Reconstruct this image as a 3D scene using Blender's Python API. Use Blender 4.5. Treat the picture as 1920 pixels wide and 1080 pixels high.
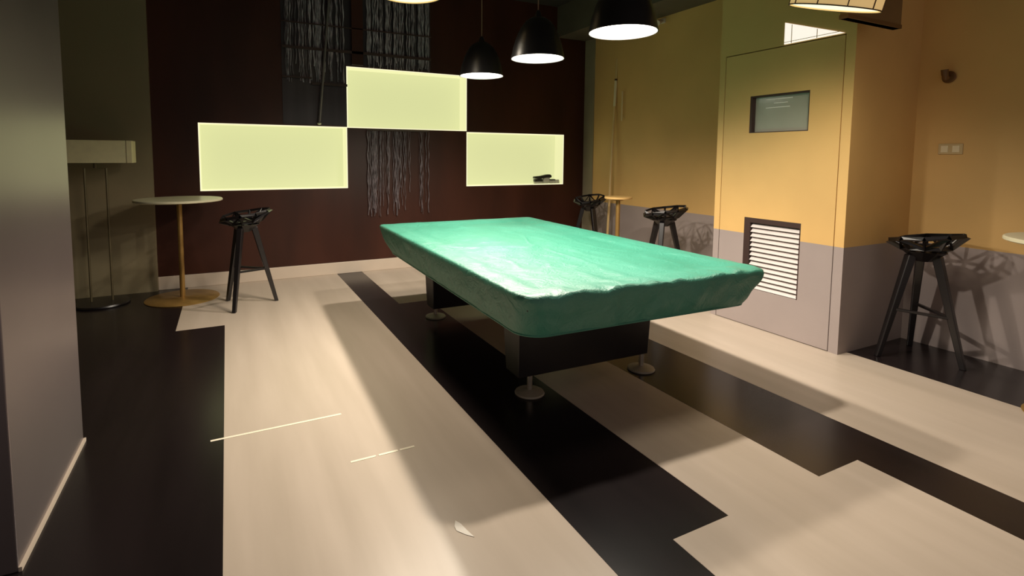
import bpy, bmesh, math, random
from mathutils import Vector, Matrix, noise
random.seed(7)
PI = math.pi
for o in list(bpy.data.objects):
    bpy.data.objects.remove(o)
S = bpy.context.scene
C = S.collection

# ------------------------------------------------------------------ camera
cd = bpy.data.cameras.new('camera')
cam = bpy.data.objects.new('camera', cd)
C.objects.link(cam)
cd.sensor_width = 36.0
cd.lens = 18.416
cd.shift_x = 0.025
cd.shift_y = -0.0875
cd.clip_start = 0.05
Rw = [[0.89614278, -0.030202, 0.44273689], [-0.44372475, -0.07456031, 0.89305605], [0.00603852, -0.99675905, -0.08021805]]
cam.matrix_world = Matrix(((Rw[0][0], -Rw[0][1], -Rw[0][2], 0.0),
                           (Rw[1][0], -Rw[1][1], -Rw[1][2], 0.0),
                           (Rw[2][0], -Rw[2][1], -Rw[2][2], 1.45),
                           (0, 0, 0, 1)))
S.camera = cam

# ------------------------------------------------------------------ world and view
w = bpy.data.worlds.new('world')
S.world = w
w.use_nodes = True
w.node_tree.nodes['Background'].inputs[0].default_value = (0.85, 0.72, 0.66, 1)
w.node_tree.nodes['Background'].inputs[1].default_value = 0.27
S.view_settings.view_transform = 'Standard'
S.view_settings.look = 'None'
S.view_settings.gamma = 1.0
S.view_settings.use_curve_mapping = False
S.view_settings.exposure = 0.0
PENDANT_W = 145.0            # each pendant bulb, see make_pendant
PENDANT_COL = (1.0, 0.90, 0.765)
NICHE_E = 1.0               # backlit niche panels
DRUM_W = 160.0               # lamp inside each drum shade, see make_drum

# ------------------------------------------------------------------ helpers
def link(o, parent=None):
    C.objects.link(o)
    if parent is not None:
        o.parent = parent
    return o

def empty(name, loc=(0, 0, 0), rz=0.0, parent=None):
    o = bpy.data.objects.new(name, None)
    o.empty_display_size = 0.1
    o.location = loc
    o.rotation_euler = (0, 0, rz)
    return link(o, parent)

def tag(o, label=None, cat=None, group=None, kind=None):
    if label: o['label'] = label
    if cat: o['category'] = cat
    if group: o['group'] = group
    if kind: o['kind'] = kind
    return o

class MB:
    """collects shapes, builds ONE mesh object"""
    def __init__(self):
        self.bm = bmesh.new()
    def box(self, x0, x1, y0, y1, z0, z1):
        v = [self.bm.verts.new(p) for p in ((x0,y0,z0),(x1,y0,z0),(x1,y1,z0),(x0,y1,z0),(x0,y0,z1),(x1,y0,z1),(x1,y1,z1),(x0,y1,z1))]
        for f in ((3,2,1,0),(4,5,6,7),(0,1,5,4),(1,2,6,5),(2,3,7,6),(3,0,4,7)):
            self.bm.faces.new([v[i] for i in f])
        return self
    def prism(self, pts, z0, z1):
        a = [self.bm.verts.new((p[0], p[1], z0)) for p in pts]
        b = [self.bm.verts.new((p[0], p[1], z1)) for p in pts]
        n = len(pts)
        self.bm.faces.new(a[::-1]); self.bm.faces.new(b)
        for i in range(n):
            self.bm.faces.new((a[i], a[(i+1) % n], b[(i+1) % n], b[i]))
        return self
    def hull8(self, bot, top):
        v = [self.bm.verts.new(p) for p in list(bot) + list(top)]
        for f in ((3,2,1,0),(4,5,6,7),(0,1,5,4),(1,2,6,5),(2,3,7,6),(3,0,4,7)):
            self.bm.faces.new([v[i] for i in f])
        return self
    def lathe(self, prof, n=32, c=(0, 0)):
        rings = []
        for r, z in prof:
            if r < 1e-6:
                rings.append([self.bm.verts.new((c[0], c[1], z))])
            else:
                rings.append([self.bm.verts.new((c[0]+r*math.cos(2*PI*i/n), c[1]+r*math.sin(2*PI*i/n), z)) for i in range(n)])
        for A, B in zip(rings, rings[1:]):
            for i in range(n):
                a, b = A[i % len(A)], A[(i+1) % len(A)]
                d, e = B[i % len(B)], B[(i+1) % len(B)]
                vs = []
                for q in (a, b, e, d):
                    if q not in vs: vs.append(q)
                if len(vs) > 2:
                    try: self.bm.faces.new(vs)
                    except ValueError: pass
        return self
    def tube(self, pts, r, n=10, r2=None, caps=True, sq=None):
        pts = [Vector(p) for p in pts]
        rings = []
        m = len(pts)
        for k, p in enumerate(pts):
            t = (pts[min(k+1, m-1)] - pts[max(k-1, 0)]).normalized()
            u = t.orthogonal().normalized() if k == 0 else (u - t*u.dot(t)).normalized()
            v = t.cross(u)
            rr = r if r2 is None else r + (r2-r)*k/(m-1)
            rings.append([self.bm.verts.new(p + rr*(math.cos(2*PI*i/n)*u + math.sin(2*PI*i/n)*v)) for i in range(n)])
        for A, B in zip(rings, rings[1:]):
            for i in range(n):
                self.bm.faces.new((A[i], A[(i+1) % n], B[(i+1) % n], B[i]))
        if caps:
            self.bm.faces.new(rings[0][::-1]); self.bm.faces.new(rings[-1])
        return self
    def build(self, name, mat, parent=None, smooth=False, bevel=0.0, mats=None, loc=None):
        bmesh.ops.recalc_face_normals(self.bm, faces=self.bm.faces[:])
        me = bpy.data.meshes.new(name)
        self.bm.to_mesh(me); self.bm.free()
        for mm in (mats or [mat]):
            me.materials.append(mm)
        if smooth:
            for p in me.polygons: p.use_smooth = True
        o = bpy.data.objects.new(name, me)
        link(o, parent)
        if loc: o.location = loc
        if bevel:
            b = o.modifiers.new('bevel', 'BEVEL')
            b.width = bevel; b.segments = 2; b.limit_method = 'ANGLE'; b.angle_limit = math.radians(35)
        if smooth:
            try: me.set_sharp_from_angle(angle=math.radians(40))
            except Exception: pass
        return o

def bx(*a):
    return MB().box(*a)

def copy_tree(o, parent=None):
    c = o.copy(); C.objects.link(c); c.parent = parent
    for ch in list(o.children):
        copy_tree(ch, c)
    return c

# ------------------------------------------------------------------ materials
def mat(name, col, rough=0.5, metal=0.0, var=0.0, vscale=(3, 3, 3), col2=None, bump=0.0, bscale=40.0, spec=0.5, emit=None, estr=0.0, coat=0.0, detail=4.0):
    m = bpy.data.materials.new(name); m.use_nodes = True
    nt = m.node_tree; N = nt.nodes; L = nt.links
    p = N['Principled BSDF']
    p.inputs['Roughness'].default_value = rough
    p.inputs['Metallic'].default_value = metal
    p.inputs['Specular IOR Level'].default_value = spec
    p.inputs['Coat Weight'].default_value = coat
    p.inputs['Coat Roughness'].default_value = 0.15
    tc = N.new('ShaderNodeTexCoord')
    mp = N.new('ShaderNodeMapping'); mp.inputs['Scale'].default_value = vscale
    L.new(tc.outputs['Object'], mp.inputs['Vector'])
    nz = N.new('ShaderNodeTexNoise'); nz.inputs['Scale'].default_value = 1.0; nz.inputs['Detail'].default_value = detail
    L.new(mp.outputs[0], nz.inputs['Vector'])
    rmp = N.new('ShaderNodeValToRGB')
    c2 = col2 or tuple(max(0, c*(1-var)) for c in col)
    c1 = col if col2 else tuple(c*(1+var*0.6) for c in col)
    rmp.color_ramp.elements[0].position = 0.3; rmp.color_ramp.elements[1].position = 0.7
    rmp.color_ramp.elements[0].color = (*c2, 1); rmp.color_ramp.elements[1].color = (*c1, 1)
    L.new(nz.outputs['Fac'], rmp.inputs['Fac'])
    L.new(rmp.outputs[0], p.inputs['Base Color'])
    if bump:
        n2 = N.new('ShaderNodeTexNoise'); n2.inputs['Scale'].default_value = bscale; n2.inputs['Detail'].default_value = 5
        L.new(tc.outputs['Object'], n2.inputs['Vector'])
        b = N.new('ShaderNodeBump'); b.inputs['Strength'].default_value = bump; b.inputs['Distance'].default_value = 0.01
        L.new(n2.outputs['Fac'], b.inputs['Height']); L.new(b.outputs[0], p.inputs['Normal'])
    if emit:
        p.inputs['Emission Color'].default_value = (*emit, 1)
        p.inputs['Emission Strength'].default_value = estr
    return m

M = {}
M['yellow'] = mat('yellow_paint', (0.72, 0.455, 0.165), 0.55, var=0.10, vscale=(1.2, 1.2, 1.2), bump=0.05, bscale=90)
M['grey'] = mat('grey_paint', (0.36, 0.30, 0.285), 0.5, var=0.08, vscale=(1.5, 1.5, 1.5), bump=0.05, bscale=90)
M['olive'] = mat('olive_grey_paint', (0.27, 0.225, 0.135), 0.45, var=0.12, vscale=(1, 1, 1), bump=0.04, bscale=80)
M['pillar'] = mat('satin_grey_lacquer', (0.245, 0.205, 0.205), 0.33, metal=0.55, var=0.10, vscale=(1, 1, 1), spec=0.6)
M['brown'] = mat('dark_brown_lacquer', (0.050, 0.0145, 0.0075), 0.42, var=0.35, vscale=(2.5, 2.5, 0.6), spec=0.35)
M['trimgrey'] = mat('grey_trim_paint', (0.30, 0.26, 0.17), 0.5, var=0.08)
M['ceil'] = mat('dark_ceiling_paint', (0.030, 0.026, 0.022), 0.8, var=0.15)
M['soffit'] = mat('grey_soffit_paint', (0.10, 0.085, 0.06), 0.7, var=0.15)
M['cream'] = mat('cream_paint', (0.62, 0.52, 0.42), 0.45, var=0.06)
M['light_floor'] = mat('pale_wood_laminate', (0.56, 0.47, 0.385), 0.32, vscale=(7, 0.7, 1), col2=(0.48, 0.40, 0.32), bump=0.02, bscale=60, spec=0.4)
M['dark_floor'] = mat('black_wood_laminate', (0.013, 0.009, 0.0095), 0.24, var=0.3, vscale=(6, 0.8, 1), spec=0.4)
M['joint'] = mat('floor_joint', (0.05, 0.04, 0.035), 0.8, var=0.1)
M['niche_back'] = mat('backlit_cream_panel', (0.16, 0.16, 0.11), 0.6, var=0.04, vscale=(1, 1, 1), emit=(0.66, 0.68, 0.33), estr=NICHE_E)
M['niche_side'] = mat('lit_niche_edge', (0.22, 0.21, 0.14), 0.5, var=0.03, emit=(0.72, 0.72, 0.38), estr=NICHE_E)
M['niche_lip'] = mat('glowing_niche_edge', (0.3, 0.3, 0.22), 0.5, emit=(0.98, 0.93, 0.62), estr=NICHE_E)
M['black_wood'] = mat('black_table_wood', (0.012, 0.009, 0.010), 0.35, var=0.3, vscale=(4, 1, 4))
M['black_metal'] = mat('black_cast_metal', (0.010, 0.008, 0.0085), 0.32, metal=0.0, var=0.2, spec=0.7)
M['steel'] = mat('satin_steel', (0.62, 0.56, 0.48), 0.32, metal=0.9, var=0.08)
M['foot'] = mat('levelling_foot_paint', (0.34, 0.29, 0.22), 0.45, var=0.1)
M['table_top'] = mat('cream_laminate', (0.74, 0.70, 0.50), 0.35, var=0.04)
M['gold'] = mat('brushed_gold_metal', (0.42, 0.25, 0.075), 0.42, metal=0.55, var=0.12, vscale=(10, 10, 2))
M['shade_out'] = mat('black_enamel', (0.012, 0.0105, 0.011), 0.3, var=0.2)
M['shade_in'] = mat('white_enamel', (0.85, 0.82, 0.76), 0.4, var=0.02)
M['bulb'] = mat('glowing_diffuser', (1, 0.96, 0.9), 0.4, emit=(1.0, 0.93, 0.84), estr=5.0)
M['cord'] = mat('tan_fabric_cord', (0.22, 0.15, 0.09), 0.7, var=0.15)
M['shade_cloth'] = mat('cream_lamp_fabric', (0.80, 0.74, 0.46), 0.7, var=0.05, vscale=(20, 20, 20))
M['drum_cloth'] = mat('glowing_drum_fabric', (0.75, 0.55, 0.25), 0.7, var=0.06, emit=(1.0, 0.66, 0.27), estr=0.45)
M['drum_bottom'] = mat('glowing_drum_diffuser', (0.9, 0.85, 0.7), 0.6, emit=(1.0, 0.90, 0.68), estr=1.0)
M['rib'] = mat('dark_brown_wire', (0.07, 0.035, 0.015), 0.5, var=0.1)
M['duct'] = mat('brown_painted_board', (0.22, 0.125, 0.045), 0.6, var=0.15)
M['pane_lit'] = mat('lit_frosted_pane', (0.9, 0.85, 0.8), 0.5, emit=(1.0, 0.90, 0.80), estr=0.9)
M['seam'] = mat('dark_gap', (0.02, 0.014, 0.010), 0.8, var=0.1)
M['frame_dark'] = mat('dark_brown_frame', (0.045, 0.022, 0.018), 0.5, var=0.15)
M['glass_grey'] = mat('grey_wired_glass', (0.40, 0.40, 0.33), 0.12, var=0.10, vscale=(2, 2, 2), spec=0.6)
M['pane_reflection'] = mat('painted_pane_reflection', (0.92, 0.90, 0.85), 0.3, var=0.02)  # white for the lamp reflections modelled on the door pane
M['slat'] = mat('white_louver_paint', (0.72, 0.66, 0.64), 0.45, var=0.05)
M['reflected_string'] = None
M['cue_wood'] = mat('maple_cue_wood', (0.72, 0.52, 0.24), 0.35, var=0.1, vscale=(20, 20, 3))
M['cue_white'] = mat('ivory_cue_sleeve', (0.85, 0.74, 0.50), 0.35, var=0.04)
M['brass'] = mat('pale_brass', (0.78, 0.66, 0.40), 0.3, metal=0.4, var=0.05)
M['floor_streak'] = mat('painted_floor_reflection', (0.95, 0.88, 0.70), 0.25, var=0.03)  # pale colour of the painted light streaks on the floor
M['brush'] = mat('black_plastic', (0.012, 0.013, 0.012), 0.4, var=0.2)
M['bristle'] = mat('grey_bristle', (0.42, 0.40, 0.36), 0.9, var=0.2, vscale=(80, 80, 10))
M['glint'] = mat('painted_glint', (0.85, 0.80, 0.72), 0.6, var=0.03)  # white of the glint painted on the floor
M['hook'] = mat('brown_wood_knob', (0.16, 0.075, 0.022), 0.5, var=0.2)
M['plate'] = mat('beige_plastic_plate', (0.62, 0.47, 0.24), 0.5, var=0.05)
M['reflected_glass'] = mat('dark_reflected_glass', (0.040, 0.032, 0.038), 0.3, var=0.35, vscale=(9, 1, 0.6), spec=0.4)  # backing tone of the window reflection on the far wall

def cover_mat():
    m = mat('green_vinyl', (0.042, 0.240, 0.170), 0.48, vscale=(2.2, 1.6, 2), col2=(0.026, 0.195, 0.130), spec=0.85, detail=6)
    nt = m.node_tree; N = nt.nodes; L = nt.links
    tc = N.new('ShaderNodeTexCoord')
    n1 = N.new('ShaderNodeTexNoise'); n1.inputs['Scale'].default_value = 9; n1.inputs['Detail'].default_value = 6; n1.inputs['Distortion'].default_value = 1.6
    n2 = N.new('ShaderNodeTexVoronoi'); n2.inputs['Scale'].default_value = 7; n2.feature = 'SMOOTH_F1'
    L.new(tc.outputs['Object'], n1.inputs['Vector']); L.new(n1.outputs['Color'], n2.inputs['Vector'])
    ad = N.new('ShaderNodeMath'); ad.operation = 'MULTIPLY_ADD'; ad.inputs[1].default_value = 0.5
    L.new(n2.outputs['Distance'], ad.inputs[0]); L.new(n1.outputs['Fac'], ad.inputs[2])
    b = N.new('ShaderNodeBump'); b.inputs['Strength'].default_value = 0.45; b.inputs['Distance'].default_value = 0.012
    L.new(ad.outputs[0], b.inputs['Height']); L.new(b.outputs[0], N['Principled BSDF'].inputs['Normal'])
    return m
M['cover'] = cover_mat()
M['reflected_string'] = mat('silver_reflected_string', (0.55, 0.50, 0.56), 0.4, metal=0.1, vscale=(30, 30, 9), col2=(0.10, 0.085, 0.10))  # bright strands of the modelled curtain reflection

M['reflected_string_dim'] = mat('dim_reflected_string', (0.20, 0.165, 0.18), 0.5, vscale=(25, 25, 12), col2=(0.045, 0.03, 0.032))  # fainter strands of the modelled curtain reflection

# ------------------------------------------------------------------ the setting
FAR, RX, BX = 6.5, 4.87, 4.01       # far wall y, right wall x, boxed-out door x
CEIL = 3.6
DADO = 0.80

# floor: base slab with every inlaid field a piece of its own
floor = tag(bx(-3.2, 5.0, -0.5, 6.7, -0.12, -0.012).build('floor', M['joint']), kind='structure')
G = 0.0008
def field(name, x0, x1, y0, y1, m):
    return bx(x0+G, x1-G, y0+G, y1-G, -0.011, 0.0).build(name, m, floor)
XA, XB, XC, XD, XE, XF, XG = -0.055, 1.177, 1.480, 1.785, 2.385, 2.687, 2.989
YN, YF = 1.37, 4.90
def poly(name, pts, m):
    return MB().prism(pts, -0.011, 0.0).build(name, m, floor)
g = G
poly('dark_floor_field', [(-3.2, -0.5), (XA-g, -0.5), (XA-g, YF-g), (-0.417-g, YF-g), (-0.417-g, 6.6), (-3.2, 6.6)], M['dark_floor'])
poly('light_floor_field', [(XA+g, -0.5), (XB-g, -0.5), (XB-g, 6.6), (-0.417+g, 6.6), (-0.417+g, YF+g), (XA+g, YF+g)], M['light_floor'])
poly('dark_floor_strip', [(XB+g, -0.5), (XC-g, -0.5), (XC-g, YN+g), (XD-g, YN+g), (XD-g, YF-g), (XC-g, YF-g), (XC-g, 6.6), (XB+g, 6.6)], M['dark_floor'])
poly('light_floor_field', [(XC+g, -0.5), (XF-g, -0.5), (XF-g, YN-g), (XE-g, YN-g), (XE-g, YF+g), (XF-g, YF+g), (XF-g, 6.6), (XC+g, 6.6), (XC+g, YF+g), (XD+g, YF+g), (XD+g, YN-g), (XC+g, YN-g)], M['light_floor'])
poly('dark_floor_strip', [(XF+g, -0.5), (XG-g, -0.5), (XG-g, 6.6), (XF+g, 6.6), (XF+g, YF-g), (XE+g, YF-g), (XE+g, YN+g), (XF+g, YN+g)], M['dark_floor'])
poly('light_floor_field', [(XG+g, -0.5), (4.13-g, -0.5), (4.13-g, 2.6+g), (RX, 2.6+g), (RX, 6.6), (XG+g, 6.6)], M['light_floor'])
field('dark_floor_field', 4.13, RX, -0.5, 2.6, M['dark_floor'])
# thin pale strips standing for light streaks reflected across the floor
bx(-0.115, 0.535, 2.895, 2.911, -0.004, 0.0015).build('floor_reflection', M['floor_streak'], floor)
bx(0.485, 0.605, 2.403, 2.417, -0.004, 0.0015).build('floor_reflection', M['floor_streak'], floor)
bx(0.620, 0.715, 2.403, 2.417, -0.004, 0.0015).build('floor_reflection', M['floor_streak'], floor)
bx(0.725, 0.800, 2.403, 2.417, -0.004, 0.0015).build('floor_reflection', M['floor_streak'], floor)

# far wall with three openings for the lit niches
N1 = (-0.265, 1.327, 1.050, 1.795)
N2 = (1.327, 2.917, 1.785, 2.520)
N3 = (2.917, 4.495, 1.040, 1.775)
ND = 0.22
holes = (N1, N2, N3)
def wall_grid(xs, zs, hs):
    m = MB()
    for a, b in zip(xs, xs[1:]):
        for c, d in zip(zs, zs[1:]):
            cx, cz = (a+b)/2, (c+d)/2
            if any(h[0] < cx < h[1] and h[2] < cz < h[3] for h in hs): continue
            m.box(a, b, FAR, FAR+0.28, c, d)
    return m
xs = [-0.72, N1[0], N1[1], N2[1], N3[1], RX+0.05]
zs = [0.0, 1.040, 1.050, 1.775, 1.785, 1.795, 2.520, CEIL]
wall_far = tag(wall_grid(xs, zs, holes).build('wall_far', M['brown']), kind='structure')
tag(bx(-0.69, RX-0.012, FAR-0.022, FAR, 0.0, 0.142).build('baseboard_far', M['cream'], bevel=0.004), kind='structure')

def niche(h, label):
    t = empty('wall_niche', ((h[0]+h[1])/2, FAR, h[2]))
    tag(t, label, 'niche', 'lit niches in the dark far wall')
    hw, hh, th = (h[1]-h[0])/2, h[3]-h[2], 0.012
    e = 0.0015
    bx(-hw+e, hw-e, ND-0.012, ND, e, hh-e).build('back_panel', M['niche_back'], t)
    m = M['niche_side']
    bx(-hw+e, -hw+th, -0.004, ND-0.012, e, hh-e).build('side_panel', m, t)
    bx(hw-th, hw-e, -0.004, ND-0.012, e, hh-e).build('side_panel', m, t)
    bx(-hw+th, hw-th, -0.004, ND-0.012, hh-th, hh-e).build('top_panel', m, t)
    bx(-hw+th, hw-th, -0.004, ND-0.012, e, th).build('bottom_panel', m, t)
    niche_lip(t, hw, hh)
def niche_lip(t, hw, hh):
    e, w_ = 0.0015, 0.011
    m = MB()
    m.box(-hw+e, -hw+w_, -0.008, -0.004, e, hh-e).box(hw-w_, hw-e, -0.008, -0.004, e, hh-e)
    m.box(-hw+w_, hw-w_, -0.008, -0.004, hh-w_, hh-e).box(-hw+w_, hw-w_, -0.008, -0.004, e, w_)
    m.build('edge_trim', M['niche_lip'], t)
niche(N1, 'long pale yellow lit niche above the round bar table and stool')
niche(N2, 'pale yellow lit niche highest of the three on the dark wall')
niche(N3, 'pale yellow lit niche holding the black brush in its corner')

# left wall face and near pillar
tag(bx(-3.2, -0.69, 6.44, 6.78, 0, CEIL).build('wall_left', M['olive']), kind='structure')
pil = tag(bx(-3.0, -0.69, 2.25, 3.18, 0, CEIL).build('wall_pillar', M['pillar'], bevel=0.004), kind='structure')
bb = MB(); bb.box(-0.690, -0.680, 2.25, 3.185, 0, 0.016)
tag(bb.build('baseboard_left', M['cream']), kind='structure')
tag(bx(-3.35, -3.2, -0.5, 6.78, 0, CEIL).build('wall_side', M['olive']), kind='structure')

# right wall, two-tone
wr = empty('wall_right'); tag(wr, kind='structure')
bx(RX, RX+0.15, -0.5, FAR+0.28, DADO, CEIL).build('yellow_upper', M['yellow'], wr)
bx(RX, RX+0.15, -0.5, FAR+0.28, 0, DADO).build('grey_dado', M['grey'], wr)
tag(bx(RX-0.012, RX, 6.27, FAR, 0.0, CEIL).build('trim_1', M['trimgrey']), kind='structure')
tag(bx(-3.35, RX+0.15, -0.5, FAR+0.3, CEIL, CEIL+0.12).build('ceiling', M['ceil']), kind='structure')
tag(bx(4.35, RX, 3.40, FAR, 3.17, CEIL).build('trim_2', M['soffit']), kind='structure')

# boxed-out bay holding the flush door
DY0, DY1, DZ = 2.300, 3.300, 2.335
BY0, BY1 = 2.225, 3.365
bay = empty('wall_bay', (0, 0, 0)); tag(bay, kind='structure')
def two_tone(nm, x0, x1, y0, y1, z0, z1):
    if z0 < DADO:
        bx(x0, x1, y0, y1, z0, min(DADO, z1)).build(nm + '_dado', M['grey'], bay)
    if z1 > DADO:
        bx(x0, x1, y0, y1, max(DADO, z0), z1).build(nm + '_upper', M['yellow'], bay)
two_tone('near_jamb', BX, RX, BY0, DY0-0.006, 0, CEIL)
two_tone('far_jamb', BX, RX, DY1+0.006, BY1, 0, CEIL)
bx(BX, RX, DY0-0.006, DY1+0.006, DZ+0.008, CEIL).build('header', M['yellow'], bay)
bx(BX+0.075, RX, DY0-0.006, DY1+0.006, 0, DZ+0.008).build('backing', M['seam'], bay)

door = empty('door_1', (BX, (DY0+DY1)/2, 0)); tag(door, kind='structure')
W0, W1, WZ0, WZ1 = 2.535, 3.045, 1.660, 1.970     # viewing window
V0, V1, VZ0, VZ1 = 2.550, 3.050, 0.330, 0.940     # louver vent
oy = (DY0+DY1)/2
ys = [DY0, W0, V0, W1, V1, DY1]
zz = [0.006, VZ0, DADO, VZ1, WZ0, WZ1, DZ]
for nm, lo, hi, mm in (('lower_leaf', 0, DADO, M['grey']), ('upper_leaf', DADO, 9, M['yellow'])):
    m = MB()
    for a, b in zip(ys, ys[1:]):
        for c, d in zip(zz, zz[1:]):
            cy, cz = (a+b)/2, (c+d)/2
            if not lo < cz < hi: continue
            if (W0 < cy < W1 and WZ0 < cz < WZ1) or (V0 < cy < V1 and VZ0 < cz < VZ1): continue
            m.box(0.0, 0.055, a-oy, b-oy, c, d)
    m.build(nm, mm, door)
vw = MB(); t = 0.007
vw.box(0.002, 0.066, W1-oy-0.020, W1-oy-0.0005, WZ0, WZ1).box(0.002, 0.066, W0-oy+0.0005, W0-oy+t, WZ0, WZ1)
vw.box(0.002, 0.066, W0-oy+t, W1-oy-0.02, WZ1-0.014, WZ1-0.0005).box(0.002, 0.066, W0-oy+t, W1-oy-0.02, WZ0+0.0005, WZ0+t)
vw = vw.build('viewing_window', M['frame_dark'], door)
bx(0.046, 0.052, W0-oy+t, W1-oy-0.02, WZ0+t, WZ1-0.014).build('pane', M['glass_grey'], vw)
for (a, b, z) in ((2.70, 2.93, 1.930), (2.74, 2.86, 1.897), (2.72, 2.93, 1.862)):  # lamp reflections in the glass, put in as thin white strips
    bx(0.0435, 0.0458, a-oy, b-oy, z, z+0.006).build('pane_reflection', M['pane_reflection'], vw)
vf = MB()
vf.box(0.001, 0.07, V1-oy-0.055, V1-oy-0.0005, VZ0, VZ1).box(0.001, 0.07, V0-oy+0.055-0.055+0.0005, V0-oy+0.010, VZ0, VZ1-0.0005)
vf.box(0.001, 0.07, V0-oy+0.01, V1-oy-0.055, VZ1-0.042, VZ1-0.0005).box(0.05, 0.07, V0-oy+0.01, V1-oy-0.055, VZ0, VZ1-0.042)
vent = vf.build('louver_vent', M['frame_dark'], door)
ns = 14; pitch = (VZ1-0.045-VZ0)/ns
sl = None
for k in range(ns):
    zc = VZ0 + pitch*(k+0.5)
    if sl is None:
        m = MB(); y0, y1 = V0-oy+0.012, V1-oy-0.060; h = pitch*0.36
        m.hull8(((-0.002, y0, -h), (0.004, y0, -h-0.003), (0.004, y1, -h-0.003), (-0.002, y1, -h)),
                ((0.030, y0, h), (0.036, y0, h-0.003), (0.036, y1, h-0.003), (0.030, y1, h)))
        sl = m.build('slat', M['slat'], vent)
        o = sl
    else:
        o = sl.copy(); C.objects.link(o); o.parent = vent
    o.location = (0.006, 0, zc)

# triangular lit pane above the door
w2 = empty('window_1', (BX, 2.53, 2.345)); tag(w2, kind='structure')
def tri(x0, x1, pts):
    m = MB()
    a = [m.bm.verts.new((x0, p[0]-2.53, p[1]-2.345)) for p in pts]
    b = [m.bm.verts.new((x1, p[0]-2.53, p[1]-2.345)) for p in pts]
    m.bm.faces.new(a); m.bm.faces.new(b[::-1])
    for i in range(len(pts)):
        j = (i+1) % len(pts); m.bm.faces.new((a[i], a[j], b[j], b[i]))
    return m
tri(-0.006, 0.004, ((2.762, 2.350), (2.305, 2.350), (2.762, 2.520))).build('pane', M['pane_lit'], w2)
bar = MB()
bar.box(-0.009, -0.0061, 2.700-2.53, 2.704-2.53, 0.005, 0.148).box(-0.009, -0.0061, 2.500-2.53, 2.504-2.53, 0.005, 0.072)
bar.box(-0.009, -0.0061, 2.330-2.53, 2.762-2.53, 0.018, 0.0215)
bar.build('glazing_bar', M['plate'], w2)

# window and curtains mirrored in the front glass, modelled on the far wall
win_reflection = empty('window_reflection', (1.5, FAR, 0)); tag(win_reflection, kind='structure')
def fx(x): return x-1.5
m = MB()
m.box(fx(0.60), fx(1.325), -0.006, -0.0005, 1.81, CEIL-0.01)
m.box(fx(1.325), fx(2.40), -0.006, -0.0005, 2.535, CEIL-0.01)
m.build('pane', M['reflected_glass'], win_reflection)  # dark backing of the window reflection
for (x0, x1, z, h) in ((0.60, 2.39, 2.665, 0.030), (0.60, 2.39, 2.955, 0.012), (0.92, 1.325, 2.27, 0.028), (0.60, 0.92, 2.335, 0.018)):
    bx(fx(x0), fx(x1), -0.062, -0.046, z, z+h).build('glazing_bar', M['frame_dark'], win_reflection)  # bars of the window reflection
bx(fx(1.385), fx(1.52), -0.062, -0.046, 2.535, CEIL-0.01).build('reflected_mullion', M['brown'], win_reflection)

def reflected_curtain(x0, x1, z0, z1, n, label, dense=None, ragged=0.4, material='reflected_string', widths=(0.003, 0.004, 0.006, 0.010, 0.016)):  # curtain reflection built as solid strands; no curtain hangs here
    t = empty('reflected_curtain', ((x0+x1)/2, FAR-0.03, z1))
    tag(t, label, 'curtain_reflection', 'curtain reflections modelled on the dark wall')
    hw = (x1-x0)/2
    MB().tube([(-hw, 0, -0.01), (hw, 0, -0.01)], 0.007, 8).build('rod', M['frame_dark'], t)
    m = MB(); rnd = random.Random(int(x0*1000+z0*77))
    for i in range(n):
        x = rnd.uniform(-hw, hw)
        if dense and rnd.random() < 0.65:
            d = rnd.choice(dense); x = rnd.gauss(d-(x0+x1)/2, 0.035)
        x = max(-hw+0.01, min(hw-0.01, x))
        ln = (z1-z0)*(1-ragged*rnd.random()**2)
        wd = rnd.choice(widths)
        seg = max(4, int(ln/0.055)); ph = rnd.random()*9; am = 0.004+0.004*rnd.random()
        prev = None
        y0 = rnd.uniform(-0.008, 0.008)
        for k in range(seg+1):
            z = -0.015 - ln*k/seg
            xx = x + am*math.sin(ph+k*1.3); ww = wd*(0.35+0.65*abs(math.sin(ph*1.7+k*0.9)))
            c = [m.bm.verts.new((xx-ww/2, y0-0.002, z)), m.bm.verts.new((xx+ww/2, y0-0.002, z)), m.bm.verts.new((xx+ww/2, y0+0.002, z)), m.bm.verts.new((xx-ww/2, y0+0.002, z))]
            if prev:
                for q in range(4):
                    m.bm.faces.new((prev[q], prev[(q+1) % 4], c[(q+1) % 4], c[q]))
            prev = c
    tag(m.build('reflected_strands', M[material], t), kind='stuff')
    return t
reflected_curtain(0.625, 1.315, 2.30, 3.50, 60, 'reflection of a silver curtain modelled above the lower left niche', ragged=0.25)
reflected_curtain(1.535, 2.375, 2.53, 3.50, 85, 'reflection of a silver curtain modelled above the highest niche', ragged=0.15)
reflected_curtain(1.56, 2.375, 0.70, 1.77, 70, 'dim grey reflection of a curtain modelled below the highest niche', dense=(1.64, 1.72, 1.94, 2.04), ragged=0.7, material='reflected_string_dim', widths=(0.004, 0.007, 0.012))
wd = empty('reflected_line', (0.992, FAR-0.075, 1.805))  # slanting line of a glass reflection, built as a solid rod
tag(wd, 'thin grey line, a modelled reflection slanting down to the lower left niche', 'reflection')
MB().tube([(0.143, 0, 1.70), (0.136, 0, 1.47), (0.0, 0, 0.03)], 0.014, 10).build('rod', mat('grey_reflected_line', (0.20, 0.18, 0.18), 0.35, metal=0.3, var=0.1), wd)  # solid line of the modelled glass reflection
MB().lathe([(0, 0), (0.018, 0.004), (0.022, 0.02), (0.016, 0.035), (0, 0.04)], 14).build('reflected_line_end', M['steel'], wd)

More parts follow.
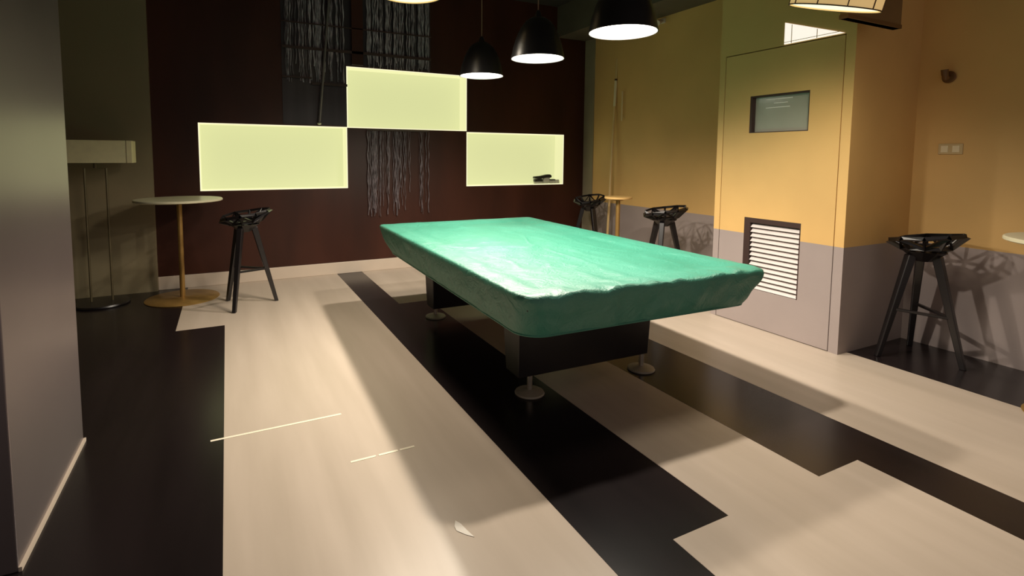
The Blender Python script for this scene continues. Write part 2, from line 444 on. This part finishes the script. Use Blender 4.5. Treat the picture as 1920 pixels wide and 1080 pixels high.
# ------------------------------------------------------------------ billiard table under its cover
bt = empty('billiard_table', (2.05, 3.42, 0), math.radians(-1.4))
tag(bt, 'black billiard table standing under the green cover', 'table')
bx(-0.66, 0.62, -1.20, 1.02, 0.545, 0.72).build('cabinet', M['black_wood'], bt, bevel=0.01)
bx(-0.78, 0.78, -1.38, 1.36, 0.72, 0.775).build('rail', M['black_wood'], bt, bevel=0.012)
for y in (-0.70, 0.86):
    m = MB()
    m.hull8([(-0.495, y-0.085, 0.115), (0.505, y-0.085, 0.115), (0.505, y+0.085, 0.115), (-0.495, y+0.085, 0.115)],
            [(-0.505, y-0.11, 0.55), (0.515, y-0.11, 0.55), (0.515, y+0.13, 0.55), (-0.505, y+0.13, 0.55)])
    ped = m.build('pedestal', M['black_wood'], bt, bevel=0.008)
ft = None
for (x, y) in ((-0.405, -0.79), (0.475, -0.785), (-0.42, 0.955), (0.47, 0.955)):
    if ft is None:
        ft = empty('levelling_foot', parent=bt)
        MB().lathe([(0, 0), (0.088, 0), (0.092, 0.006), (0.088, 0.014), (0.05, 0.024), (0.03, 0.028), (0, 0.03)], 28).build('pad', M['foot'], ft, smooth=True)
        MB().lathe([(0.017, 0.026), (0.017, 0.118), (0, 0.118)], 16).build('stem', M['steel'], ft, smooth=True)
        o = ft
    else:
        o = copy_tree(ft, bt)
    o.location = (x, y*0.965, 0)

cv = empty('table_cover', (2.05, 3.42, 0.0), math.radians(-1.4))
tag(cv, 'green wrinkled vinyl dust cover pulled over the billiard table', 'cover')
def rrect(hx0, hx1, hy0, hy1, r, n_c=9, step=0.025):
    """ring of points, counter-clockwise from the near-left corner; (x,y)"""
    pts = []
    cs = [(hx1-r[1], hy0+r[1], -PI/2, r[1]), (hx1-r[2], hy1-r[2], 0, r[2]), (hx0+r[3], hy1-r[3], PI/2, r[3]), (hx0+r[0], hy0+r[0], PI, r[0])]
    segs = []
    for cx, cy, a0, rr in cs:
        segs.append([(cx+rr*math.cos(a0+PI/2*i/n_c), cy+rr*math.sin(a0+PI/2*i/n_c)) for i in range(n_c+1)])
    cnt = (64, 112)
    for k in range(4):
        pts += segs[k]
        a, b = segs[k][-1], segs[(k+1) % 4][0]
        nn = cnt[1] if k % 2 == 0 else cnt[0]
        for i in range(1, nn):
            f = i/nn; pts.append((a[0]+(b[0]-a[0])*f, a[1]+(b[1]-a[1])*f))
    return pts
TX, TY = 0.815, 1.42
CR = (0.11, 0.05, 0.08, 0.05)
m = MB(); bm = m.bm
N3d = lambda x, y, z: noise.noise(Vector((x, y, z)))
def top_z(x, y):
    ex = min(TX-abs(x), TY-abs(y))
    sag = 0.020*min(1.0, max(0, (ex-0.11)/0.10))
    cre = 0.006*N3d(x*3.1, y*2.3, 1.0) + 0.004*N3d(x*9, y*6, 4.0)
    rid = 0.007*max(0, 1-abs(N3d(x*4+2, y*1.5+N3d(x*2, y*2, 7)*1.2, 2.2))*7)
    near = math.exp(-((y+TY)/0.28)**2)
    cr2 = 0.018*near*N3d(x*11, y*5, 9.0)
    cl = math.exp(-((x+TX-0.13)/0.07)**2)*0.009*N3d(x*6, y*9, 12.0)
    return 0.803 - sag + (cre + rid*0.8)*min(1, max(0, ex/0.06)) + cr2*min(1, ex/0.02+0.2) + cl
bottom = rrect(-TX+0.035, TX-0.085, -TY+0.055, TY-0.30, (0.13, 0.09, 0.10, 0.10))
top = rrect(-TX, TX, -TY, TY, CR)
assert len(bottom) == len(top), (len(bottom), len(top))
n = len(top)
cx, cy = 0.0, 0.0
rings = []
# skirt rings, bottom to top
K = 10
def edge_drop(x, y):
    near = math.exp(-((y+TY)/0.12)**2)
    return 0.020*near*(N3d(x*7, 3.3, 0) + 0.6*N3d(x*17, 1.3, 0))
for k in range(K+1):
    f = k/K
    ring = []
    for (a, b) in zip(bottom, top):
        ff = 1-(1-f)**1.5
        x = a[0]+(b[0]-a[0])*ff; y = a[1]+(b[1]-a[1])*ff
        zb = 0.588 + 0.006*N3d(b[0]*3, b[1]*3, 5)
        z = zb + (0.785-zb)*f + edge_drop(b[0], b[1])*f
        nx, ny = (b[0], b[1])
        L_ = math.hypot(nx/TX, ny/TY)
        wv = 0.010*N3d(b[0]*5, b[1]*5, f*1.4) + 0.006*N3d(b[0]*12, b[1]*12, f*2.5+3)
        wv *= (0.25 + 1.5*math.sin(PI*min(1, f*0.9+0.1)))*0.9
        sx = (1 if abs(abs(b[0])-TX) < 0.06 else 0)*(1 if b[0] > 0 else -1)
        sy = (1 if abs(abs(b[1])-TY) < 0.06 else 0)*(1 if b[1] > 0 else -1)
        ring.append(bm.verts.new((x+sx*wv*0.45, y+sy*wv, z)))
    rings.append(ring)
# rounded edge then inwards
for ins, dz in ((0.004, -0.006), (0.012, 0.0)):
    ring = []
    for p in top:
        x = p[0]*(1-ins/TX); y = p[1]*(1-ins/TY)
        ring.append(bm.verts.new((x, y, top_z(x, y)+dz+edge_drop(*p)*0.8)))
    rings.append(ring)
R_IN = 42
for q in range(1, R_IN+1):
    s = 1-(q/R_IN)**1.0
    ring = []
    for p in top:
        x = p[0]*(1-0.012/TX)*s; y = p[1]*(1-0.012/TY)*s
        # keep y spread along the spine so that quads stay even
        ring.append((x, y))
    if q < R_IN:
        rings.append([bm.verts.new((x, y, top_z(x, y))) for x, y in ring])
for A, B in zip(rings, rings[1:]):
    for i in range(n):
        bm.faces.new((A[i], A[(i+1) % n], B[(i+1) % n], B[i]))
vc = bm.verts.new((0, 0, top_z(0, 0)))
for i in range(n):
    bm.faces.new((rings[-1][i], rings[-1][(i+1) % n], vc))
m.build('cover_cloth', M['cover'], cv, smooth=True)
MB().tube([(p[0], p[1], 0.590) for p in bottom] + [(bottom[0][0], bottom[0][1], 0.590)], 0.006, 6).build('elastic_hem', M['cover'], cv, smooth=True)

# ------------------------------------------------------------------ pendants over the table
def make_pendant():
    t = empty('pendant_lamp')
    prof = [(0.026, 0.300), (0.055, 0.293), (0.092, 0.268), (0.128, 0.220), (0.158, 0.155), (0.180, 0.085), (0.194, 0.018), (0.199, 0.0)]
    inner = [(r-0.006, z-0.004 if z > 0.01 else z) for r, z in prof[::-1]]
    MB().lathe(prof, 44).build('shade', M['shade_out'], t, smooth=True)
    MB().lathe(inner + [(0, 0.290)], 44).build('reflector', M['shade_in'], t, smooth=True)
    MB().lathe([(0, 0.012), (0.183, 0.012), (0.183, 0.020), (0, 0.020)], 44).build('diffuser', M['bulb'], t)
    MB().lathe([(0.0, 0.35), (0.012, 0.348), (0.018, 0.335), (0.026, 0.31), (0.028, 0.298), (0, 0.298)], 20).build('socket', M['shade_out'], t, smooth=True)
    MB().tube([(0, 0, 0.345), (0, 0, CEIL-2.17-0.03)], 0.0045, 8).build('cord', M['cord'], t)
    MB().lathe([(0, CEIL-2.17-0.035), (0.045, CEIL-2.17-0.03), (0.055, CEIL-2.17-0.002), (0, CEIL-2.17-0.002)], 24).build('ceiling_rose', M['shade_out'], t, smooth=True)
    ld = bpy.data.lights.new('pendant_light', 'SPOT')
    ld.energy = PENDANT_W; ld.color = PENDANT_COL
    ld.spot_size = math.radians(170); ld.spot_blend = 0.82; ld.shadow_soft_size = 0.04
    lo = bpy.data.objects.new('bulb_light', ld); link(lo, t); lo.location = (0, 0, -0.055)
    return t
pend = make_pendant()
for i, (y, lb) in enumerate(((2.43, 'black bell pendant lamp nearest, largest of three over the table'),
                             (3.36, 'black bell pendant lamp in the middle of the three'),
                             (4.31, 'black bell pendant lamp farthest, beside the highest lit niche'))):
    o = pend if i == 0 else copy_tree(pend)
    o.location = (2.08, y, 2.168)
    tag(o, lb, 'lamp', 'pendant lamps over the billiard table')

# ------------------------------------------------------------------ bar tables
def make_table(loc, label, h=1.01, rt=0.39, rb=0.33, top='table_top'):
    t = empty('bar_table', loc)
    tag(t, label, 'table', 'round bar tables along the walls')
    MB().lathe([(0, h-0.026), (rt-0.012, h-0.026), (rt, h-0.020), (rt, h-0.006), (rt-0.006, h), (0, h)], 56).build('table_top', M[top], t, smooth=True)
    MB().lathe([(0.055, h-0.040), (0.055, h-0.026), (0, h-0.026)], 24).build('mount_plate', M['gold'], t)
    MB().lathe([(0.024, 0.012), (0.024, h-0.036), (0, h-0.036)], 20).build('stem', M['gold'], t, smooth=True)
    MB().lathe([(0, 0), (rb, 0), (rb+0.003, 0.005), (rb-0.004, 0.011), (0.045, 0.016), (0.026, 0.020), (0, 0.022)], 56).build('base', M['gold'], t, smooth=True)
    return t
make_table((-0.435, 6.02, 0), 'round cream bar table on gold stem beside the grey wall')
make_table((3.90, 4.56, 0), 'slim gold post table with small yellow top behind the covered table', rt=0.15, rb=0.20, top='yellow')
make_table((4.20, 1.05, 0), 'round cream bar table cut off by the right edge', rt=0.36, rb=0.22)

# ------------------------------------------------------------------ stools
def make_stool():
    t = empty('bar_stool')
    # seat shell: faceted pierced casting
    rim = [(-0.215, 0.00, 0.800), (-0.175, 0.13, 0.825), (-0.06, 0.200, 0.850), (0.08, 0.200, 0.865), (0.195, 0.125, 0.885), (0.250, 0.0, 0.895)]
    pts = [Vector(p) for p in rim] + [Vector((p[0], -p[1], p[2])) for p in rim[-2:0:-1]]
    n = len(pts)
    mid = [Vector((p.x*0.62+0.005, p.y*0.60, 0.768 + (p.z-0.800)*0.35)) for p in pts]
    hub = [Vector((p.x*0.26, p.y*0.28, 0.748)) for p in pts]
    bm = bmesh.new()
    A = [bm.verts.new(p) for p in pts]; B = [bm.verts.new(p) for p in mid]; H = [bm.verts.new(p) for p in hub]
    for i in range(n):
        j = (i+1) % n
        if i % 2 == 0:
            bm.faces.new((A[i], A[j], B[j])); bm.faces.new((A[i], B[j], B[i]))
        else:
            bm.faces.new((A[i], A[j], B[i])); bm.faces.new((A[j], B[j], B[i]))
        bm.faces.new((B[i], B[j], H[j], H[i]))
    me = bpy.data.meshes.new('seat_frame'); bm.to_mesh(me); bm.free(); me.materials.append(M['black_metal'])
    so = bpy.data.objects.new('seat_frame', me); link(so, t)
    wf = so.modifiers.new('wire', 'WIREFRAME'); wf.thickness = 0.036; wf.use_even_offset = False; wf.use_replace = True
    # solid hub and underside casting
    m = MB()
    m.bm.faces.new([m.bm.verts.new(h+Vector((0, 0, 0.004))) for h in hub])
    lo = [m.bm.verts.new(Vector((p.x*0.22, p.y*0.24, 0.690))) for p in pts]
    up = [m.bm.verts.new(Vector((p.x*0.58, p.y*0.58, 0.762))) for p in pts]
    for i in range(n):
        j = (i+1) % n; m.bm.faces.new((lo[i], lo[j], up[j], up[i]))
    m.bm.faces.new(lo[::-1]); m.bm.faces.new(up)
    m.build('seat_hub', M['black_metal'], t)
    tops, feet = [], []
    for a in (0, 2*PI/3, -2*PI/3):
        tp = Vector((0.085*math.cos(a), 0.085*math.sin(a), 0.735)); fp = Vector((0.275*math.cos(a), 0.275*math.sin(a), 0.0))
        tops.append(tp); feet.append(fp)
        d = (fp-tp); u = Vector((-math.sin(a), math.cos(a), 0)); v = Vector((math.cos(a), math.sin(a), 0))
        m = MB()
        def sec(p, wu, wv):
            return [p+u*wu+v*wv, p-u*wu+v*wv, p-u*wu-v*wv, p+u*wu-v*wv]
        m.hull8(sec(fp, 0.017, 0.017), sec(tp, 0.026, 0.028))
        m.build('leg', M['black_metal'], t, bevel=0.005)
    def on(i, z):
        f = (tops[i].z-z)/tops[i].z
        return tops[i]+(feet[i]-tops[i])*f
    for i in (1, 2):
        a, b = on(0, 0.325), on(i, 0.345)
        m = MB(); d = (b-a).normalized(); s = Vector((-d.y, d.x, 0)); up = Vector((0, 0, 1))
        q = lambda p: [p+s*0.014-up*0.009, p-s*0.014-up*0.009, p-s*0.014+up*0.009, p+s*0.014+up*0.009]
        m.hull8(q(a), q(b))
        m.build('footrest', M['black_metal'], t, bevel=0.004)
    return t
stool = make_stool()
for i, (x, y, rz, lb) in enumerate(((0.135, 5.50, 6, 'black three-legged bar stool beside the gold-stemmed round table'),
                                    (4.50, 1.955, -88, 'black three-legged bar stool in the dark recess beside the door'),
                                    (4.20, 4.17, -25, 'black three-legged bar stool by the yellow wall, beyond the covered table'),
                                    (4.42, 5.75, 20, 'black three-legged bar stool in the far corner by the dark wall'))):
    o = stool if i == 0 else copy_tree(stool)
    o.location = (x, y, 0); o.rotation_euler = (0, 0, math.radians(rz)); o.scale = (1, 1, 1.035)
    tag(o, lb, 'stool', 'black bar stools')

# ------------------------------------------------------------------ floor lamp by the left wall
fl = empty('floor_lamp', (-1.12, 6.12, 0))
tag(fl, 'floor lamp with long cream box shade against the grey wall', 'lamp')
bx(-0.36, 0.315, -0.12, 0.12, 1.365, 1.578).build('shade', M['shade_cloth'], fl, bevel=0.004)
tr = MB()
tr.box(0.268, 0.272, -0.123, 0.123, 1.363, 1.580)
tr.build('shade_seam', M['olive'], fl)
dk = mat('bronze_rod', (0.13, 0.105, 0.055), 0.4, metal=0.3, var=0.1)
MB().tube([(-0.085, 0, 0.02), (-0.085, 0, 1.315), (0.085, 0, 1.315), (0.085, 0, 0.02)], 0.010, 8).build('stem', dk, fl)
MB().tube([(0, 0, 1.315), (0, 0, 1.37)], 0.016, 10).build('neck', dk, fl)
MB().lathe([(0, 0), (0.225, 0), (0.23, 0.008), (0.225, 0.022), (0.16, 0.028), (0, 0.03)], 44).build('base', M['black_metal'], fl, smooth=True)

# ------------------------------------------------------------------ overhead drum lamps
def make_drum(name, loc, r, h, label, tilt=(0, 0), power=DRUM_W):
    t = empty(name, loc); tag(t, label, 'lamp')
    m = MB().lathe([(r, 0), (r, h), (r-0.006, h), (r-0.006, 0), (r, 0)], 48).build('shade', M['drum_cloth'], t, smooth=True)
    MB().lathe([(0, 0.008), (r-0.008, 0.008), (r-0.008, 0.014), (0, 0.014)], 48).build('diffuser', M['drum_bottom'], t)
    ring = [((r+0.002)*math.cos(2*PI*i/48), (r+0.002)*math.sin(2*PI*i/48), 0.002) for i in range(49)]
    MB().tube(ring, 0.004, 6).build('rim', M['rib'], t)
    rb = None
    for k in range(10):
        a = 2*PI*(k+0.35)/10
        if rb is None:
            rb = MB().tube([(r+0.003, 0, 0), (r+0.003, 0, h)], 0.0032, 6).build('rib', M['rib'], t); o = rb
        else:
            o = rb.copy(); C.objects.link(o); o.parent = t
        o.rotation_euler = (0, 0, a)
    MB().tube([(0, 0, 0.02), (0, 0, h+0.02)], 0.010, 8).build('socket', M['rib'], t)
    q = Matrix.Identity(3)
    if tilt != (0, 0):
        v = Vector((loc[0], loc[1], 0)).normalized(); rt = Vector((v.y, -v.x, 0))
        q = Matrix.Rotation(math.radians(tilt[1]), 3, v) @ Matrix.Rotation(math.radians(tilt[0]), 3, rt)
    t.rotation_euler = q.to_euler()
    top = q @ Vector((0, 0, h))
    end = Vector((top.x, top.y, CEIL-loc[2]-0.002))
    MB().tube([q.inverted() @ p for p in (top, (top+end)/2, end)], 0.004, 8).build('cord', M['cord'], t)
    ld = bpy.data.lights.new('drum_light', 'SPOT'); ld.energy = power; ld.spot_size = math.radians(168); ld.spot_blend = 0.85; ld.color = (1.0, 0.86, 0.68); ld.shadow_soft_size = r*0.75
    lo = bpy.data.objects.new('bulb_light', ld); link(lo, t); lo.location = (0, 0, -r*0.80)
    return t
make_drum('drum_lamp', (3.18, 1.90, 2.315), 0.23, 0.30, 'glowing amber drum lamp with dark ribs above the door', (9, 13), DRUM_W*0.27)
make_drum('drum_lamp', (1.22, 3.72, 2.610), 0.24, 0.30, 'pale glowing lamp cut off by the top edge')
duct = empty('ceiling_bulkhead', (3.72, 2.00, 2.325))
tag(duct, 'brown boxed bulkhead hanging from the ceiling beside the drum lamp', 'bulkhead')

# ------------------------------------------------------------------ small things on the walls
cue = empty('billiard_cue', (4.70, 5.74, 0)); tag(cue, 'pale billiard cue leaning upright against the yellow wall', 'cue')
def cue_pt(z): return (0.02+0.055*z, 0.0+0.02*z, z)
MB().tube([cue_pt(0.0), cue_pt(2.15)], 0.019, 10, 0.015).build('butt', M['cue_wood'], cue, smooth=True)
MB().tube([cue_pt(2.15), cue_pt(2.50)], 0.019, 10, 0.019).build('sleeve', M['cue_white'], cue, smooth=True)
MB().tube([cue_pt(2.50), cue_pt(2.525)], 0.0195, 10).build('ring', M['rib'], cue)
MB().tube([cue_pt(2.525), cue_pt(2.80)], 0.014, 10, 0.011).build('shaft', M['cue_wood'], cue, smooth=True)

hb = empty('grab_rail', (RX-0.03, 5.63, 2.14)); tag(hb, 'slim pale brass grab rail fixed to the yellow wall', 'rail')
MB().tube([(0, 0, -0.20), (0, 0, 0.20)], 0.010, 10).build('grip', M['brass'], hb, smooth=True)
for z in (-0.15, 0.05):
    MB().tube([(0, 0, z), (0.03, 0, z)], 0.007, 8).build('mount', M['brass'], hb)

sp = empty('wall_spotlight', (RX, 4.95, 3.12)); tag(sp, 'small cream spotlight fixed high on the yellow wall', 'spotlight')
bx(-0.015, 0, -0.04, 0.04, -0.03, 0.03).build('mount', M['cream'], sp, bevel=0.004)
MB().tube([(-0.012, 0, 0), (-0.10, -0.03, -0.03)], 0.012, 10).build('arm', M['cream'], sp)
MB().tube([(-0.08, -0.02, -0.02), (-0.17, -0.07, -0.06)], 0.028, 14, 0.036).build('head', M['cream'], sp, smooth=True)

hk = empty('coat_hook', (RX, 2.03, 2.06)); tag(hk, 'brown wooden coat hook on the yellow wall above the stool', 'hook')
MB().lathe([(0, 0), (0.038, 0), (0.045, 0.012), (0.038, 0.022), (0, 0.024)], 20).build('plate', M['hook'], hk).rotation_euler = (0, -PI/2, 0)
MB().tube([(-0.02, 0, 0), (-0.055, 0, -0.01), (-0.075, 0, 0.02), (-0.08, 0, 0.05)], 0.018, 10, 0.024).build('peg', M['hook'], hk, smooth=True)
sw = empty('switch_plate', (RX, 1.99, 1.525)); tag(sw, 'beige switch plate on the yellow wall below the hook', 'switch')
bx(-0.010, 0, -0.075, 0.075, -0.04, 0.04).build('plate', M['plate'], sw, bevel=0.004)
for y in (-0.035, 0.035):
    bx(-0.014, -0.009, y-0.022, y+0.022, -0.025, 0.025).build('rocker', M['cue_white'], sw, bevel=0.002)

# brush and box in the niche
br = empty('table_brush', (4.20, FAR+0.10, N3[2]+0.0125)); tag(br, 'black table brush with grey bristles lying in the lit niche', 'brush')
m = MB()
prof = [(-0.155, 0.075), (-0.15, 0.105), (-0.05, 0.112), (0.06, 0.132), (0.12, 0.134), (0.150, 0.112), (0.140, 0.085), (0.06, 0.086), (-0.05, 0.066)]
a = [m.bm.verts.new((p[0], -0.03, p[1])) for p in prof]; b = [m.bm.verts.new((p[0], 0.03, p[1])) for p in prof]
m.bm.faces.new(a); m.bm.faces.new(b[::-1])
for i in range(len(prof)):
    j = (i+1) % len(prof); m.bm.faces.new((a[i], a[j], b[j], b[i]))
m.build('handle', M['brush'], br, bevel=0.008)
bx(-0.145, -0.01, -0.026, 0.026, 0.028, 0.068).build('head', M['brush'], br, bevel=0.004)
bx(-0.14, -0.015, -0.022, 0.022, 0.0, 0.028).build('bristle', M['bristle'], br)
m = MB(); m.hull8([(0.0, -0.02, 0.0), (0.09, -0.02, 0.0), (0.09, 0.02, 0.0), (0.0, 0.02, 0.0)], [(0.02, -0.02, 0.085), (0.12, -0.02, 0.085), (0.12, 0.02, 0.085), (0.02, 0.02, 0.085)])
m.build('bristle', M['bristle'], br)
cb = empty('chalk_box', (4.40, FAR+0.09, N3[2]+0.0125)); tag(cb, 'flat grey chalk box beside the black brush in the niche', 'box')
m = MB(); m.hull8([(-0.085, -0.035, 0), (0.075, -0.035, 0), (0.075, 0.035, 0), (-0.085, 0.035, 0)], [(-0.075, -0.03, 0.045), (0.07, -0.03, 0.055), (0.07, 0.03, 0.055), (-0.075, 0.03, 0.045)])
m.build('tray', M['bristle'], cb, bevel=0.004)
bx(-0.08, 0.0, -0.037, 0.037, 0.045, 0.062).build('lid', M['brush'], cb, bevel=0.004)

sc = MB(); pts = ((0.0, 0.06), (-0.016, 0.03), (-0.018, 0.005), (0.006, -0.03), (0.030, -0.055), (0.020, -0.01), (0.012, 0.035))
sc.prism(pts, 0.0, 0.0016)  # flat white patch standing for a specular glint on the boards
tag(sc.build('floor_glint', M['glint'], loc=(0.775, 1.765, 0.0003)), 'small white patch as a solid glint on the pale floor near the front', 'highlight')

# bulkhead body
bx(-0.22, 0.385, 0.0, 0.05, 0.0, CEIL-2.325-0.002).build('casing', M['duct'], duct, bevel=0.003)
bx(-0.223, 0.388, -0.003, 0.053, 0.0, 0.025).build('bottom_trim', M['hook'], duct)
